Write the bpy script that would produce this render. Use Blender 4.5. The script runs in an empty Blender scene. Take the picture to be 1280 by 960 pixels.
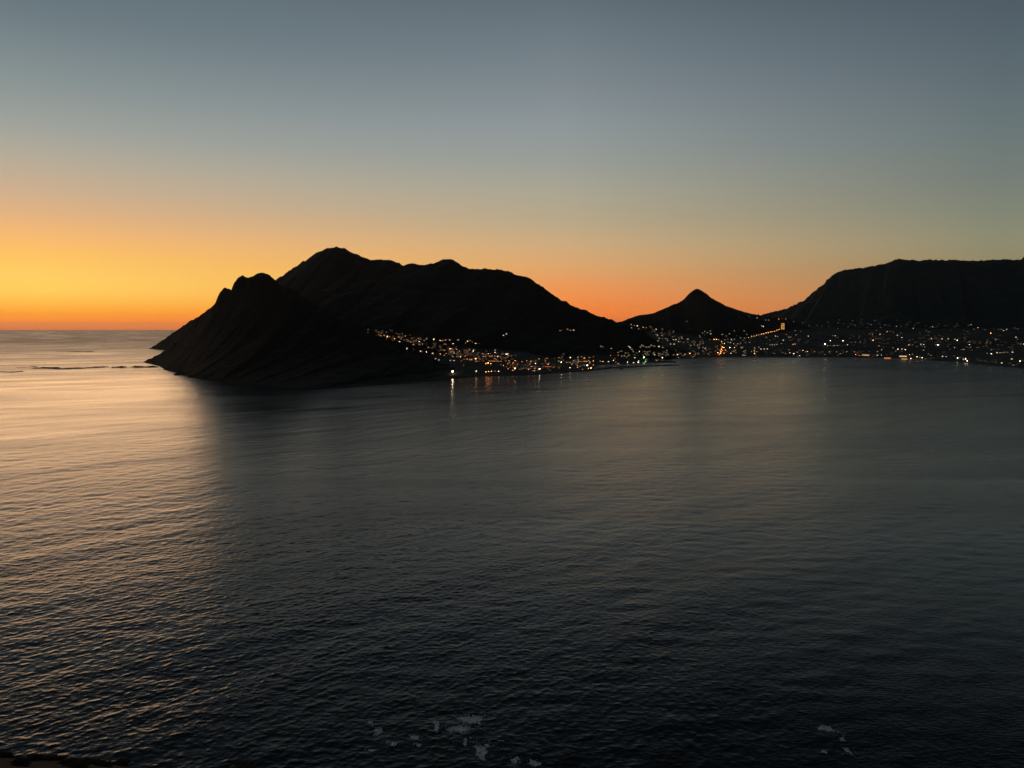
import bpy, bmesh, math, random
import numpy as np
from mathutils import Vector

random.seed(7)
HAZE = 6e-6

rng = np.random.default_rng(11)
PI = math.pi
scene = bpy.context.scene
COL = scene.collection

# ------------------------------------------------------------------ camera
CAM_H = 150.0
FPX = 961.0
PITCH = math.atan((480 - 411.5) / FPX)
cam_d = bpy.data.cameras.new('camera')
cam = bpy.data.objects.new('camera', cam_d)
COL.objects.link(cam)
cam.location = (0, 0, CAM_H)
cam.rotation_euler = (PI / 2 - PITCH, 0, 0)
cam_d.sensor_fit = 'HORIZONTAL'
cam_d.angle = 2 * math.atan(640 / FPX)
cam_d.clip_start = 0.5
cam_d.clip_end = 400000
scene.camera = cam
cP, sP = math.cos(PITCH), math.sin(PITCH)


def ray(px, py):
    a, b = px - 640.0, 480.0 - py
    return np.array([a, FPX * cP + b * sP, -FPX * sP + b * cP])


def at(px, py, depth):
    """point seen at photo pixel (px, py), depth metres away along +Y"""
    r = ray(px, py)
    r = r * (depth / r[1])
    return (r[0], r[1], CAM_H + r[2])


def sea_at(px, py):
    r = ray(px, py)
    k = -CAM_H / r[2]
    return (r[0] * k, r[1] * k)


# ------------------------------------------------------------------ helpers
def mesh_obj(name, verts, faces, mat, parent=None, smooth=False):
    me = bpy.data.meshes.new(name)
    me.from_pydata([tuple(map(float, v)) for v in verts], [], faces)
    me.validate()
    me.update()
    if mat:
        me.materials.append(mat)
    if smooth:
        me.polygons.foreach_set('use_smooth', [True] * len(me.polygons))
    o = bpy.data.objects.new(name, me)
    COL.objects.link(o)
    if parent:
        o.parent = parent
    return o


def grid_mesh(name, V, nu, nv, mat, smooth=True, keep=None):
    """V: (nu*nv,3) array, row-major nu rows of nv"""
    idx = np.arange(nu * nv).reshape(nu, nv)
    q = np.stack([idx[:-1, :-1], idx[:-1, 1:], idx[1:, 1:], idx[1:, :-1]], -1).reshape(-1, 4)
    if keep is not None:
        q = q[keep(q)]
        used = np.unique(q)
        rm = np.full(nu * nv, -1)
        rm[used] = np.arange(len(used))
        V = V[used]
        q = rm[q]
    else:
        used = None
    me = bpy.data.meshes.new(name)
    me.vertices.add(len(V))
    me.vertices.foreach_set('co', np.ascontiguousarray(V, dtype=np.float32).ravel())
    n = len(q)
    me.loops.add(n * 4)
    me.loops.foreach_set('vertex_index', q.astype(np.int32).ravel())
    me.polygons.add(n)
    me.polygons.foreach_set('loop_start', np.arange(0, n * 4, 4, dtype=np.int32))
    me.polygons.foreach_set('loop_total', np.full(n, 4, dtype=np.int32))
    me.update(calc_edges=True)
    me.polygons.foreach_set('use_smooth', np.full(n, smooth, dtype=bool))
    me.materials.append(mat)
    o = bpy.data.objects.new(name, me)
    COL.objects.link(o)
    return o, used


def tag(o, label=None, cat=None, group=None, kind=None):
    if label: o['label'] = label
    if cat: o['category'] = cat
    if group: o['group'] = group
    if kind: o['kind'] = kind
    return o


def empty(name, loc, rz=0.0):
    o = bpy.data.objects.new(name, None)
    o.empty_display_size = 1
    COL.objects.link(o)
    o.location = loc
    o.rotation_euler = (0, 0, rz)
    return o


class MB:
    def __init__(s):
        s.v, s.f = [], []

    def box(s, x0, x1, y0, y1, z0, z1):
        b = len(s.v)
        s.v += [(x0, y0, z0), (x1, y0, z0), (x1, y1, z0), (x0, y1, z0),
                (x0, y0, z1), (x1, y0, z1), (x1, y1, z1), (x0, y1, z1)]
        s.f += [(b, b + 3, b + 2, b + 1), (b + 4, b + 5, b + 6, b + 7), (b, b + 1, b + 5, b + 4),
                (b + 1, b + 2, b + 6, b + 5), (b + 2, b + 3, b + 7, b + 6), (b + 3, b, b + 4, b + 7)]
        return s

    def tube(s, p0, p1, r0, r1, n=6):
        p0, p1 = Vector(p0), Vector(p1)
        d = (p1 - p0).normalized()
        a = d.orthogonal().normalized()
        c = d.cross(a)
        b = len(s.v)
        for p, r in ((p0, r0), (p1, r1)):
            for i in range(n):
                t = 2 * PI * i / n
                s.v.append(tuple(p + a * (r * math.cos(t)) + c * (r * math.sin(t))))
        for i in range(n):
            j = (i + 1) % n
            s.f.append((b + i, b + j, b + n + j, b + n + i))
        s.f.append(tuple(b + i for i in range(n))[::-1])
        s.f.append(tuple(b + n + i for i in range(n)))
        return s

    def lathe(s, prof, n=10):
        b = len(s.v)
        for r, z in prof:
            for i in range(n):
                t = 2 * PI * i / n
                s.v.append((r * math.cos(t), r * math.sin(t), z))
        m = len(prof)
        for k in range(m - 1):
            for i in range(n):
                j = (i + 1) % n
                s.f.append((b + k * n + i, b + k * n + j, b + (k + 1) * n + j, b + (k + 1) * n + i))
        s.f.append(tuple(b + i for i in range(n))[::-1])
        s.f.append(tuple(b + (m - 1) * n + i for i in range(n)))
        return s

    def gable(s, x0, x1, y0, y1, z0, z1, over=0.4, t=0.25):
        """a gabled roof with thickness, ridge along x"""
        ym = (y0 + y1) / 2
        b = len(s.v)
        for x in (x0 - over, x1 + over):
            s.v += [(x, y0 - over, z0 - .15), (x, ym, z1), (x, y1 + over, z0 - .15),
                    (x, y1 + over, z0 - .15 + t), (x, ym, z1 + t * 1.2), (x, y0 - over, z0 - .15 + t)]
        s.f.append((b, b + 1, b + 2, b + 3, b + 4, b + 5)[::-1])
        s.f.append((b + 6, b + 7, b + 8, b + 9, b + 10, b + 11))
        for i in range(6):
            j = (i + 1) % 6
            s.f.append((b + i, b + j, b + 6 + j, b + 6 + i))
        return s

    def build(s, name, mat, parent=None, smooth=False):
        return mesh_obj(name, s.v, s.f, mat, parent, smooth)


# ------------------------------------------------------------------ noise (numpy)
def _hash(ix, iy, seed):
    h = (ix.astype(np.int64) * 374761393 + iy.astype(np.int64) * 668265263 + seed * 974711) & 0xffffffff
    h = ((h ^ (h >> 13)) * 1274126177) & 0xffffffff
    return ((h ^ (h >> 16)) & 0xffff) / 65535.0


def vnoise(x, y, seed=0):
    ix, iy = np.floor(x), np.floor(y)
    fx, fy = x - ix, y - iy
    fx = fx * fx * fx * (fx * (fx * 6 - 15) + 10)
    fy = fy * fy * fy * (fy * (fy * 6 - 15) + 10)
    a, b = _hash(ix, iy, seed), _hash(ix + 1, iy, seed)
    c, d = _hash(ix, iy + 1, seed), _hash(ix + 1, iy + 1, seed)
    return (a + (b - a) * fx) * (1 - fy) + (c + (d - c) * fx) * fy


def fbm(x, y, seed=0, oct=5, ridged=False, gain=.5):
    t, amp, s = 0.0, 1.0, 0.0
    for k in range(oct):
        n = vnoise(x * 2 ** k + 13.7 * k, y * 2 ** k - 7.1 * k, seed + k)
        if ridged:
            n = 1 - np.abs(2 * n - 1)
        t = t + n * amp
        s += amp
        amp *= gain
    return t / s          # 0..1


# ------------------------------------------------------------------ materials
def new_mat(name):
    m = bpy.data.materials.new(name)
    m.use_nodes = True
    nt = m.node_tree
    b = nt.nodes['Principled BSDF']
    return m, nt, b


def noise_mat(name, cols, scale, rough=.9, bump=0.0, bscale=None, detail=8, stretch=(1, 1, 1), spec=.3):
    """colour = ramp over object-space noise"""
    m, nt, b = new_mat(name)
    N, L = nt.nodes, nt.links
    tc = N.new('ShaderNodeTexCoord')
    mp = N.new('ShaderNodeMapping')
    mp.inputs['Scale'].default_value = stretch
    L.new(tc.outputs['Object'], mp.inputs['Vector'])
    nz = N.new('ShaderNodeTexNoise')
    nz.inputs['Scale'].default_value = scale
    nz.inputs['Detail'].default_value = detail
    L.new(mp.outputs[0], nz.inputs['Vector'])
    cr = N.new('ShaderNodeValToRGB')
    el = cr.color_ramp.elements
    el[0].position, el[1].position = .3, .7
    el[0].color = (*cols[0], 1)
    el[1].color = (*cols[-1], 1)
    for i, c in enumerate(cols[1:-1]):
        e = el.new(.3 + .4 * (i + 1) / (len(cols) - 1))
        e.color = (*c, 1)
    L.new(nz.outputs['Fac'], cr.inputs['Fac'])
    L.new(cr.outputs['Color'], b.inputs['Base Color'])
    b.inputs['Roughness'].default_value = rough
    b.inputs['Specular IOR Level'].default_value = spec
    if bump:
        n2 = N.new('ShaderNodeTexNoise')
        n2.inputs['Scale'].default_value = bscale or scale * 4
        n2.inputs['Detail'].default_value = 6
        L.new(tc.outputs['Object'], n2.inputs['Vector'])
        bp = N.new('ShaderNodeBump')
        bp.inputs['Distance'].default_value = bump
        L.new(n2.outputs['Fac'], bp.inputs['Height'])
        L.new(bp.outputs['Normal'], b.inputs['Normal'])
    return m


def mountain_mat(name, scrub0, scrub1, rock0, rock1):
    """fynbos scrub on the easy slopes, bare sandstone where it is steep"""
    m, nt, b = new_mat(name)
    N, L = nt.nodes, nt.links
    tc = N.new('ShaderNodeTexCoord')
    n1 = N.new('ShaderNodeTexNoise'); n1.inputs['Scale'].default_value = .012; n1.inputs['Detail'].default_value = 9
    n2 = N.new('ShaderNodeTexNoise'); n2.inputs['Scale'].default_value = .03; n2.inputs['Detail'].default_value = 6
    mp = N.new('ShaderNodeMapping'); mp.inputs['Scale'].default_value = (1, 1, 4)
    L.new(tc.outputs['Object'], n1.inputs['Vector'])
    L.new(tc.outputs['Object'], mp.inputs['Vector'])
    L.new(mp.outputs[0], n2.inputs['Vector'])

    def mix(c0, c1, fac):
        x = N.new('ShaderNodeMix'); x.data_type = 'RGBA'
        for k, c in ((6, c0), (7, c1)):
            if isinstance(c, tuple): x.inputs[k].default_value = (*c, 1)
            else: L.new(c, x.inputs[k])
        L.new(fac, x.inputs[0])
        return x.outputs[2]
    r1 = N.new('ShaderNodeMapRange'); r1.inputs[1].default_value = .35; r1.inputs[2].default_value = .65
    L.new(n1.outputs['Fac'], r1.inputs[0])
    r2 = N.new('ShaderNodeMapRange'); r2.inputs[1].default_value = .35; r2.inputs[2].default_value = .65
    L.new(n2.outputs['Fac'], r2.inputs[0])
    sc = mix(scrub0, scrub1, r1.outputs[0])
    rk = mix(rock0, rock1, r2.outputs[0])
    ge = N.new('ShaderNodeNewGeometry')
    sx = N.new('ShaderNodeSeparateXYZ'); L.new(ge.outputs['Normal'], sx.inputs[0])
    ad = N.new('ShaderNodeMath'); ad.operation = 'MULTIPLY_ADD'
    L.new(n1.outputs['Fac'], ad.inputs[0]); ad.inputs[1].default_value = .35
    L.new(sx.outputs['Z'], ad.inputs[2])
    st = N.new('ShaderNodeMapRange'); st.inputs[1].default_value = 1.0; st.inputs[2].default_value = .8
    L.new(ad.outputs[0], st.inputs[0])
    c = mix(sc, rk, st.outputs[0])
    L.new(c, b.inputs['Base Color'])
    b.inputs['Roughness'].default_value = .95
    b.inputs['Specular IOR Level'].default_value = .15
    bp = N.new('ShaderNodeBump'); bp.inputs['Distance'].default_value = 8
    L.new(n2.outputs['Fac'], bp.inputs['Height'])
    L.new(bp.outputs['Normal'], b.inputs['Normal'])
    return m


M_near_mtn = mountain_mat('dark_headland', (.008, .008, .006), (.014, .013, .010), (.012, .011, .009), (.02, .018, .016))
M_far_mtn = mountain_mat('haze_tinted_mountain', (.016, .028, .025), (.026, .04, .036), (.022, .032, .031), (.036, .046, .044))  # greenish scrub, with the bluish lift of distant haze painted into the colours
M_plain = noise_mat('suburb_ground', [(.012, .015, .01), (.022, .024, .017), (.04, .037, .03)], .02, bump=2, bscale=.1)
M_beach = noise_mat('beach_sand', [(.25, .21, .16), (.36, .31, .24)], .02)
M_rock = noise_mat('wet_rock', [(.018, .016, .014), (.05, .045, .04)], .15, rough=.55, bump=.6, bscale=.5)
M_slope = noise_mat('slope_earth', [(.012, .008, .004), (.024, .016, .009), (.036, .025, .015)], .9, bump=.2, bscale=3)
M_wall = noise_mat('plaster_wall', [(.2, .185, .165), (.32, .3, .27)], .3, rough=.85)
M_roof = noise_mat('roof_tile', [(.05, .035, .03), (.1, .07, .055)], 1.2, rough=.8)
M_metal = noise_mat('grey_metal', [(.12, .12, .12), (.2, .2, .2)], 1.5, rough=.5)
M_hull = noise_mat('dark_hull', [(.02, .025, .03), (.045, .05, .055)], .5, rough=.5)
M_stone = noise_mat('breakwater_stone', [(.03, .028, .025), (.09, .085, .078)], .2, rough=.9, bump=.6, bscale=.6)
M_leaf = noise_mat('fynbos_leaf', [(.028, .022, .012), (.06, .046, .024), (.08, .052, .026)], 2.2, rough=.8)
M_twig = noise_mat('twig_bark', [(.04, .028, .018), (.08, .055, .035)], 3, rough=.9)

_em = {}
COLS = {'w': (1.0, .75, .48), 'y': (1.0, .58, .25), 'o': (1.0, .33, .065), 'r': (1.0, .13, .05), 'g': (.22, 1.0, .2), 'b': (.25, .3, 1.0), 't': (1.0, .44, .1)}


def emit_mat(c, s, sample=False):
    k = (c, round(s, 3), sample)
    if k not in _em:
        m = bpy.data.materials.new('lit_glass')
        m.use_nodes = True
        nt = m.node_tree
        b = nt.nodes['Principled BSDF']
        b.inputs['Base Color'].default_value = (.3, .3, .3, 1)
        b.inputs['Emission Color'].default_value = (*COLS[c], 1)
        b.inputs['Emission Strength'].default_value = s
        m.cycles.emission_sampling = 'FRONT' if sample else 'NONE'
        _em[k] = m
    return _em[k]


# ------------------------------------------------------------------ the coast line (world XY) of everything beyond the bay
shore_px = [(180, 452.8), (200, 457.5), (206, 462), (225, 465.5), (236, 471), (250, 474.2), (272, 476.5), (320, 482),
            (375, 486.5), (430, 485), (480, 481), (517, 477.5), (555, 474.5), (590, 471), (620, 470), (667, 469),
            (700, 465.8), (733, 464), (741, 461), (746, 456.5), (765, 455.5), (790, 454.3), (815, 451.5),
            (850, 448.6), (900, 447.6), (950, 447.2), (1040, 447.6), (1100, 448.4), (1150, 450), (1200, 452.6), (1225, 456),
            (1250, 458), (1280, 461), (1330, 468), (1400, 486), (1500, 540)]
SH = [sea_at(*p) for p in shore_px]
tip_far = at(184, 437.5, 5950)
behind = [(1900, 500), (4000, -200), (9000, 0), (9500, 9500), (0, 10500), (-1800, 9000), (-2600, 7200), (tip_far[0] - 20, 6100),
          (tip_far[0], 5900), (-2300, 5300), (-1950, 4700), (-1800, 4000), (-1750, 3750)]
LAND = np.array(SH + behind)


def seg_dist(P, poly, closed=False):
    """distance to a polyline, index of nearest segment and t. P (n,2)"""
    best = np.full(len(P), 1e18); bi = np.zeros(len(P), int); bt = np.zeros(len(P))
    n = len(poly) if closed else len(poly) - 1
    for i in range(n):
        a = np.asarray(poly[i][:2]); b = np.asarray(poly[(i + 1) % len(poly)][:2])
        d = b - a
        t = np.clip(((P - a) @ d) / max(d @ d, 1e-9), 0, 1)
        q = P - (a + t[:, None] * d)
        dd = (q * q).sum(1)
        m = dd < best
        best[m] = dd[m]; bi[m] = i; bt[m] = t[m]
    return np.sqrt(best), bi, bt


def inside(P, poly):
    x, y = P[:, 0], P[:, 1]
    r = np.zeros(len(P), bool)
    n = len(poly)
    for i in range(n):
        x0, y0 = poly[i]; x1, y1 = poly[(i + 1) % n]
        c = ((y0 > y) != (y1 > y)) & (x < (x1 - x0) * (y - y0) / (y1 - y0 + 1e-12) + x0)
        r ^= c
    return r


def shore_dist(P):
    d, _, _ = seg_dist(P, LAND, True)
    s = np.where(inside(P, LAND), d, -d)
    j = (fbm(P[:, 0] / 60, P[:, 1] / 60, 5, 4) - .5) * 18          # a ragged coast
    return s + j * np.clip(1 - np.abs(s) / 150, 0, 1)


def ridge_from(pts):
    return np.array([at(*p) for p in pts])


def refine(R, step=25, jit=2.5, seed=3):
    out = []
    r = np.random.default_rng(seed)
    for a, b in zip(R[:-1], R[1:]):
        n = max(1, int(np.linalg.norm(b[:2] - a[:2]) / step))
        for k in range(n):
            p = a + (b - a) * k / n
            if k:
                p = p + np.array([r.normal(0, 4), r.normal(0, 6), r.normal(0, jit)])
            out.append(p)
    out.append(R[-1])
    return np.array(out)


R_A = refine(ridge_from([(180, 452.6, 3560), (210, 437, 3430), (230, 422, 3330), (242, 407.5, 3250), (250, 396, 3180),
      (262, 386, 3080), (270, 380, 3000), (277, 367, 2930), (279, 361.5, 2905), (282.5, 359.3, 2890), (286, 361, 2880), (289, 362.8, 2870), (292.5, 361.5, 2860),
      (296.5, 355.5, 2845), (298, 347.3, 2835), (302.5, 344.8, 2825), (309, 346, 2815), (316, 346, 2800), (322, 342.3, 2780), (329, 340.8, 2770),
      (336, 342.6, 2755), (340, 347, 2745), (345, 352.5, 2735), (362, 360, 2710), (385, 376, 2690), (410, 391, 2670), (440, 410, 2640), (470, 427, 2610),
      (510, 443, 2590), (550, 458, 2560), (588, 470, 2500)]), 18, 1.6, 3)
R_B = refine(ridge_from([(185, 437.3, 5950), (200, 427, 5850), (225, 409, 5700), (250, 394, 5500), (275, 380, 5350), (310, 366, 5150), (345, 351, 4900), (362, 337.5, 4800),
      (385, 324, 4680), (395, 316, 4620), (407, 310.8, 4560), (415, 309, 4530), (421, 307.6, 4500), (428, 309.6, 4480), (440, 315, 4450), (462, 324.3, 4420),
      (477, 324, 4400), (490, 325.3, 4390), (498, 328, 4380), (504, 332, 4370), (511, 329.8, 4360), (519, 329.5, 4350), (530, 331, 4340), (541, 328.5, 4320), (550, 326, 4310),
      (561, 323.8, 4300), (566, 324, 4295), (570, 326, 4290), (577, 332, 4280), (587, 336, 4270), (610, 335.8, 4250), (625, 336.5, 4230),
      (637, 338.8, 4220), (648, 344, 4200), (662, 347, 4180), (677, 357.5, 4160), (692, 368.5, 4130), (712, 380.5, 4100), (735, 389.5, 4060),
      (750, 395, 4030), (769, 401.5, 4000), (786, 407, 3960), (808, 415.5, 3900), (826, 428, 3850), (840, 441, 3800)]), 20, 3.2, 4)
R_C = refine(ridge_from([(700, 415, 5350), (740, 408, 5400), (775, 402, 5450), (795, 395, 5480), (818, 391, 5500), (832, 385, 5500), (842, 380.3, 5500), (846, 379.6, 5500), (854, 374.8, 5500),
      (862, 366.5, 5500), (868, 361.8, 5500), (872, 360.8, 5500), (876, 362.6, 5500), (884, 367.6, 5510), (895, 375.6, 5520), (913, 384, 5540), (935, 391, 5570), (952, 394.5, 5600), (985, 398, 5650)]), 25, 1.8, 5)
R_D = refine(ridge_from([(925, 397, 7200), (951, 393.6, 7100), (988, 385, 6950), (1009, 373, 6850), (1025, 358.5, 6780), (1031.6, 354.5, 6750), (1033.5, 348.5, 6745), (1040, 346.8, 6730),
      (1046, 340.5, 6700), (1055, 337.5, 6680), (1065, 336, 6650), (1083, 333.8, 6600), (1110, 327.6, 6520), (1123, 323, 6480), (1130, 323.8, 6460), (1139, 324.2, 6440), (1158, 325, 6400),
      (1192, 324.5, 6320), (1208, 326, 6280), (1228, 325.4, 6230), (1248, 325, 6180), (1259, 323, 6150), (1275, 324, 6110), (1280, 321, 6100),
      (1310, 312, 6000), (1360, 305, 5850), (1430, 305, 5650), (1520, 320, 5400), (1650, 345, 5100)]), 26, 3.4, 6)


def massif(P, R, w, p, seed, gully=.13, rock=6, cap=None, offset=14, sd=None, lowf=.35, crag=4.5):
    d, i, t = seg_dist(P, R[:, :2])
    z = R[i, 2] + (R[np.minimum(i + 1, len(R) - 1), 2] - R[i, 2]) * t
    cum = np.concatenate([[0], np.cumsum(np.linalg.norm(np.diff(R[:, :2], axis=0), axis=1))])
    s = cum[i] + t * (cum[np.minimum(i + 1, len(cum) - 1)] - cum[i])
    wd = np.minimum(w * (lowf + (1 - lowf) * np.clip(z / z.max(), 0, 1)), np.maximum(d + (sd if sd is not None else 1e9), 5))
    u = d / np.maximum(wd, 1)
    uc = np.clip(u, 0, 1)
    if cap is None:
        sh = (1 - uc) ** p
    else:                                     # a cliff band below the crest, scree under it
        sh = np.interp(uc, cap[0], cap[1])
    h = z * sh
    warp = (fbm(P[:, 0] / 320, P[:, 1] / 320, seed + 9, 3) - .5) * 260
    g = fbm((s + warp) / 210, d / 900, seed, 5, True)
    h += (g - .62) * gully * z * np.clip(d / 260, 0, 1) * np.sin(PI * np.clip(uc, 0, 1)) ** .7 * 2
    n = (fbm(P[:, 0] / 70, P[:, 1] / 70, seed + 3, 5) - .5) * 2 * rock
    h += n * np.clip(d / 60, 0, 1) * np.clip((1 - uc) * 4, 0, 1)
    h += (fbm(P[:, 0] / 26, P[:, 1] / 26, seed + 6, 3, True) - .62) * crag * 2.4 * np.clip(1 - d / 160, 0, 1) * np.clip(z / 120, 0, 1)
    h -= np.where(u > 1, (u - 1) * 60, 0)
    h -= offset * np.clip(uc * 1.6, 0, 1)
    return h


CAP_A = ([0, .08, .2, .42, .7, .9, 1], [1, .93, .73, .47, .23, .08, .0])
CAP_D = ([0, .05, .16, .26, .5, .75, 1], [1, .955, .78, .66, .36, .14, 0])
CAP_B = ([0, .08, .25, .5, .75, 1], [1, .92, .71, .42, .17, 0])


def h_A(P, sd): return np.where(sd > 0, massif(P, R_A, 1150, 1.3, 21, .055, 7, CAP_A, 0, sd, .75) + 1.5, sd * .5 + .5)
def h_B(P, sd): return np.where(sd > 0, massif(P, R_B, 1650, 1.2, 31, .08, 9, CAP_B, 10, sd), sd * .5 - 1)
def h_C(P, sd): return massif(P, R_C, 900, 1.25, 41, .06, 5, CAP_B, 12, crag=1.2)
def h_D(P, sd): return massif(P, R_D, 2100, 1.2, 51, .03, 10, CAP_D, 14, crag=9)


def h_plain(P, sd):
    b = 3 + 215 * (1 - np.exp(-np.maximum(sd - 25, 0) / 1450)) + (fbm(P[:, 0] / 260, P[:, 1] / 260, 61, 4) - .5) * 44 * np.clip(sd / 500, 0, 1)
    b = np.where(sd < 25, sd * .12, b)
    b = b - 40 * np.clip((-180 - P[:, 0]) / 90, 0, 1) * np.clip((3500 - P[:, 1]) / 400, 0, 1)
    return np.where(sd > 0, b, np.minimum(b, sd * .12))


def ground(P):
    P = np.atleast_2d(np.asarray(P, float))
    sd = shore_dist(P)
    h = np.maximum.reduce([h_A(P, sd), h_B(P, sd), h_C(P, sd), h_D(P, sd), h_plain(P, sd)])
    return h


def terrain(name, fn, x0, x1, y0, y1, step, mat, label, low=-3):
    xs = np.arange(x0, x1 + step, step); ys = np.arange(y0, y1 + step, step)
    X, Y = np.meshgrid(xs, ys)
    P = np.stack([X.ravel(), Y.ravel()], 1)
    sd = shore_dist(P)
    H = fn(P, sd)
    H = np.maximum(H, -12)
    V = np.column_stack([P, H])
    o, _ = grid_mesh(name, V, len(ys), len(xs), mat, True, keep=lambda q: (H[q].max(1) > low))
    tag(o, label, None, None, 'structure')
    return o


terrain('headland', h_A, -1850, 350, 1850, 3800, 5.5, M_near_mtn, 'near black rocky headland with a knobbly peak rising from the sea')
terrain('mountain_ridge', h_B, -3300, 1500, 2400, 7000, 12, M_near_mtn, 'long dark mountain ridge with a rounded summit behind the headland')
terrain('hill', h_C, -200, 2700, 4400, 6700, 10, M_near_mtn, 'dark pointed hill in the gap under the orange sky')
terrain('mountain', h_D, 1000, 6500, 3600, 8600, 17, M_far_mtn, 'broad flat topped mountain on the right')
terrain('coastal_plain', h_plain, -1900, 6500, 2000, 9000, 24, M_plain, 'low rising ground around the bay carrying the town lights', low=-3)

def h_beach(P, sd):
    ok = (sd > -6) & (sd < 34) & (P[:, 0] > 960) & (P[:, 0] < 2050) & (P[:, 1] > 3700)
    return np.where(ok, h_plain(P, sd) + .5 - np.maximum(sd - 22, 0) * .08, -20)


terrain('beach', h_beach, 940, 2100, 3650, 4700, 7, M_beach, 'pale sandy beach along the head of the bay', low=-2)

# ------------------------------------------------------------------ the sea
NW = 220
lam = np.exp(np.clip(rng.normal(math.log(3.6), .6, NW), math.log(1.4), math.log(16)))
main = math.radians(116)                     # towards which the crests' normals point
ang = main + rng.normal(0, 1, NW) * np.radians(np.interp(lam, [1.7, 4, 9, 16], [85, 65, 42, 28]))
kk = 2 * PI / lam
kx, ky = kk * np.cos(ang), kk * np.sin(ang)
ph = rng.uniform(0, 2 * PI, NW)
slope_each = math.sqrt(2 * .0076 / NW) * np.interp(lam, [1.4, 3, 9, 16], [1.1, 1.1, .8, .55])
NM = 70                                       # longer, lower waves that still read further out
lam2 = np.exp(rng.uniform(math.log(9), math.log(30), NM))
ang2 = main + rng.normal(0, math.radians(34), NM)
lam = np.concatenate([lam, lam2]); ang = np.concatenate([ang, ang2]); NW += NM
kk = 2 * PI / lam
kx, ky = kk * np.cos(ang), kk * np.sin(ang)
ph = rng.uniform(0, 2 * PI, NW)
slope_each = np.concatenate([slope_each, np.full(NM, math.sqrt(2 * .0006 / NM))])
amp = slope_each / kk
# a long ocean swell
SW = [(39, math.radians(150), .035), (46, math.radians(141), .045), (58, math.radians(127), .05), (71, math.radians(134), .06), (97, math.radians(122), .07), (124, math.radians(137), .08)]


def sea_height(x, y, spacing):
    """wave height and the slope variance that this mesh spacing cannot carry"""
    h = np.zeros_like(x); lost = np.zeros_like(x); low = np.zeros_like(x)
    gust = np.clip(.35 + 1.3 * fbm((.8 * x + .6 * y) / 380, (-.6 * x + .8 * y) / 105, 77, 5), .4, 1.6)
    # the corner under the cliffs is sheltered from the breeze
    gust = gust * (1 - .78 * np.clip((x + 140) / 300, 0, 1) * np.clip((1050 - y) / 600, 0, 1))
    for i in range(NW):
        w = np.clip((lam[i] / spacing - 2.2) / 2, 0, 1)
        m = w > 0
        if m.any():
            (low if i >= NW - NM else h)[m] += w[m] * amp[i] * np.cos(kx[i] * x[m] + ky[i] * y[m] + ph[i])
        lost += (1 - w * w) * slope_each[i] ** 2 / 2
    h = h + 2.0 * (h * h - .006)               # peaked crests, flat troughs
    h = h * gust + low * (.6 + .4 * gust)
    for l, a, A in SW:
        w = np.clip((l / spacing - 3) / 3, 0, 1)
        h += w * A * np.cos(2 * PI / l * (math.cos(a) * x + math.sin(a) * y) + l + 7 * fbm(x / 420, y / 420, 88 + int(l), 3))
    far = np.clip((np.hypot(x, y) - 2400) / 8000, 0, 1)      # the open ocean outside the bay is rougher
    return h, lost * gust ** 2 * (1 + 15 * far)


rs = [190.0]
while rs[-1] < 140000:
    r = rs[-1]
    s = max(.38, .40 * r * r / 115000) if r < 3000 else .45 * r * r / 115000
    s = min(s, r * .12)
    if r < 225: s = 3
    rs.append(r + s)
rs = np.array([1.0, 60, 120, 160] + rs)
az_f = np.arange(-38, 38.01, .062)
az = np.radians(np.concatenate([np.arange(-180, -44, 4), np.arange(-44, -38, .6), az_f, np.arange(38.6, 44, .6), np.arange(44, 181, 4)]))
az[-1] = PI
RR, AZ = np.meshgrid(rs, az, indexing='ij')
dr = np.gradient(rs)
SP = np.broadcast_to(dr[:, None], RR.shape)
SPA = RR * np.broadcast_to(np.gradient(az)[None, :], RR.shape)
X = (RR * np.sin(AZ)).ravel(); Y = (RR * np.cos(AZ)).ravel()
SPC = np.maximum(SP, SPA * .8).ravel()
H, lost = sea_height(X, Y, SPC)
M_sea, nt, b = new_mat('sea_water')
V = np.column_stack([X, Y, H])
sea, _ = grid_mesh('sea', V, len(rs), len(az), M_sea, True)
print('sea verts', len(V))
a = sea.data.attributes.new('lost_slope', 'FLOAT', 'POINT')
a.data.foreach_set('value', lost.astype(np.float32))
tag(sea, 'dark rippled sea filling the bay and reaching the horizon', None, None, 'structure')
N, L = nt.nodes, nt.links
b.inputs['Base Color'].default_value = (.0022, .0042, .005, 1)
b.inputs['IOR'].default_value = 1.23
b.inputs['Specular IOR Level'].default_value = .5
tc = N.new('ShaderNodeTexCoord')
at_ = N.new('ShaderNodeAttribute'); at_.attribute_name = 'lost_slope'
# wind streaks: long soft bands of rougher and smoother water
mpb = N.new('ShaderNodeMapping'); mpb.inputs['Rotation'].default_value = (0, 0, math.radians(-40)); mpb.inputs['Scale'].default_value = (.0022, .012, 1)
L.new(tc.outputs['Object'], mpb.inputs['Vector'])
nb = N.new('ShaderNodeTexNoise'); nb.inputs['Scale'].default_value = 1; nb.inputs['Detail'].default_value = 5; nb.inputs['Distortion'].default_value = .6
L.new(mpb.outputs[0], nb.inputs['Vector'])
mrb = N.new('ShaderNodeMapRange'); mrb.inputs[1].default_value = .3; mrb.inputs[2].default_value = .7; mrb.inputs[3].default_value = .55; mrb.inputs[4].default_value = 1.23
L.new(nb.outputs['Fac'], mrb.inputs[0])
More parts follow.
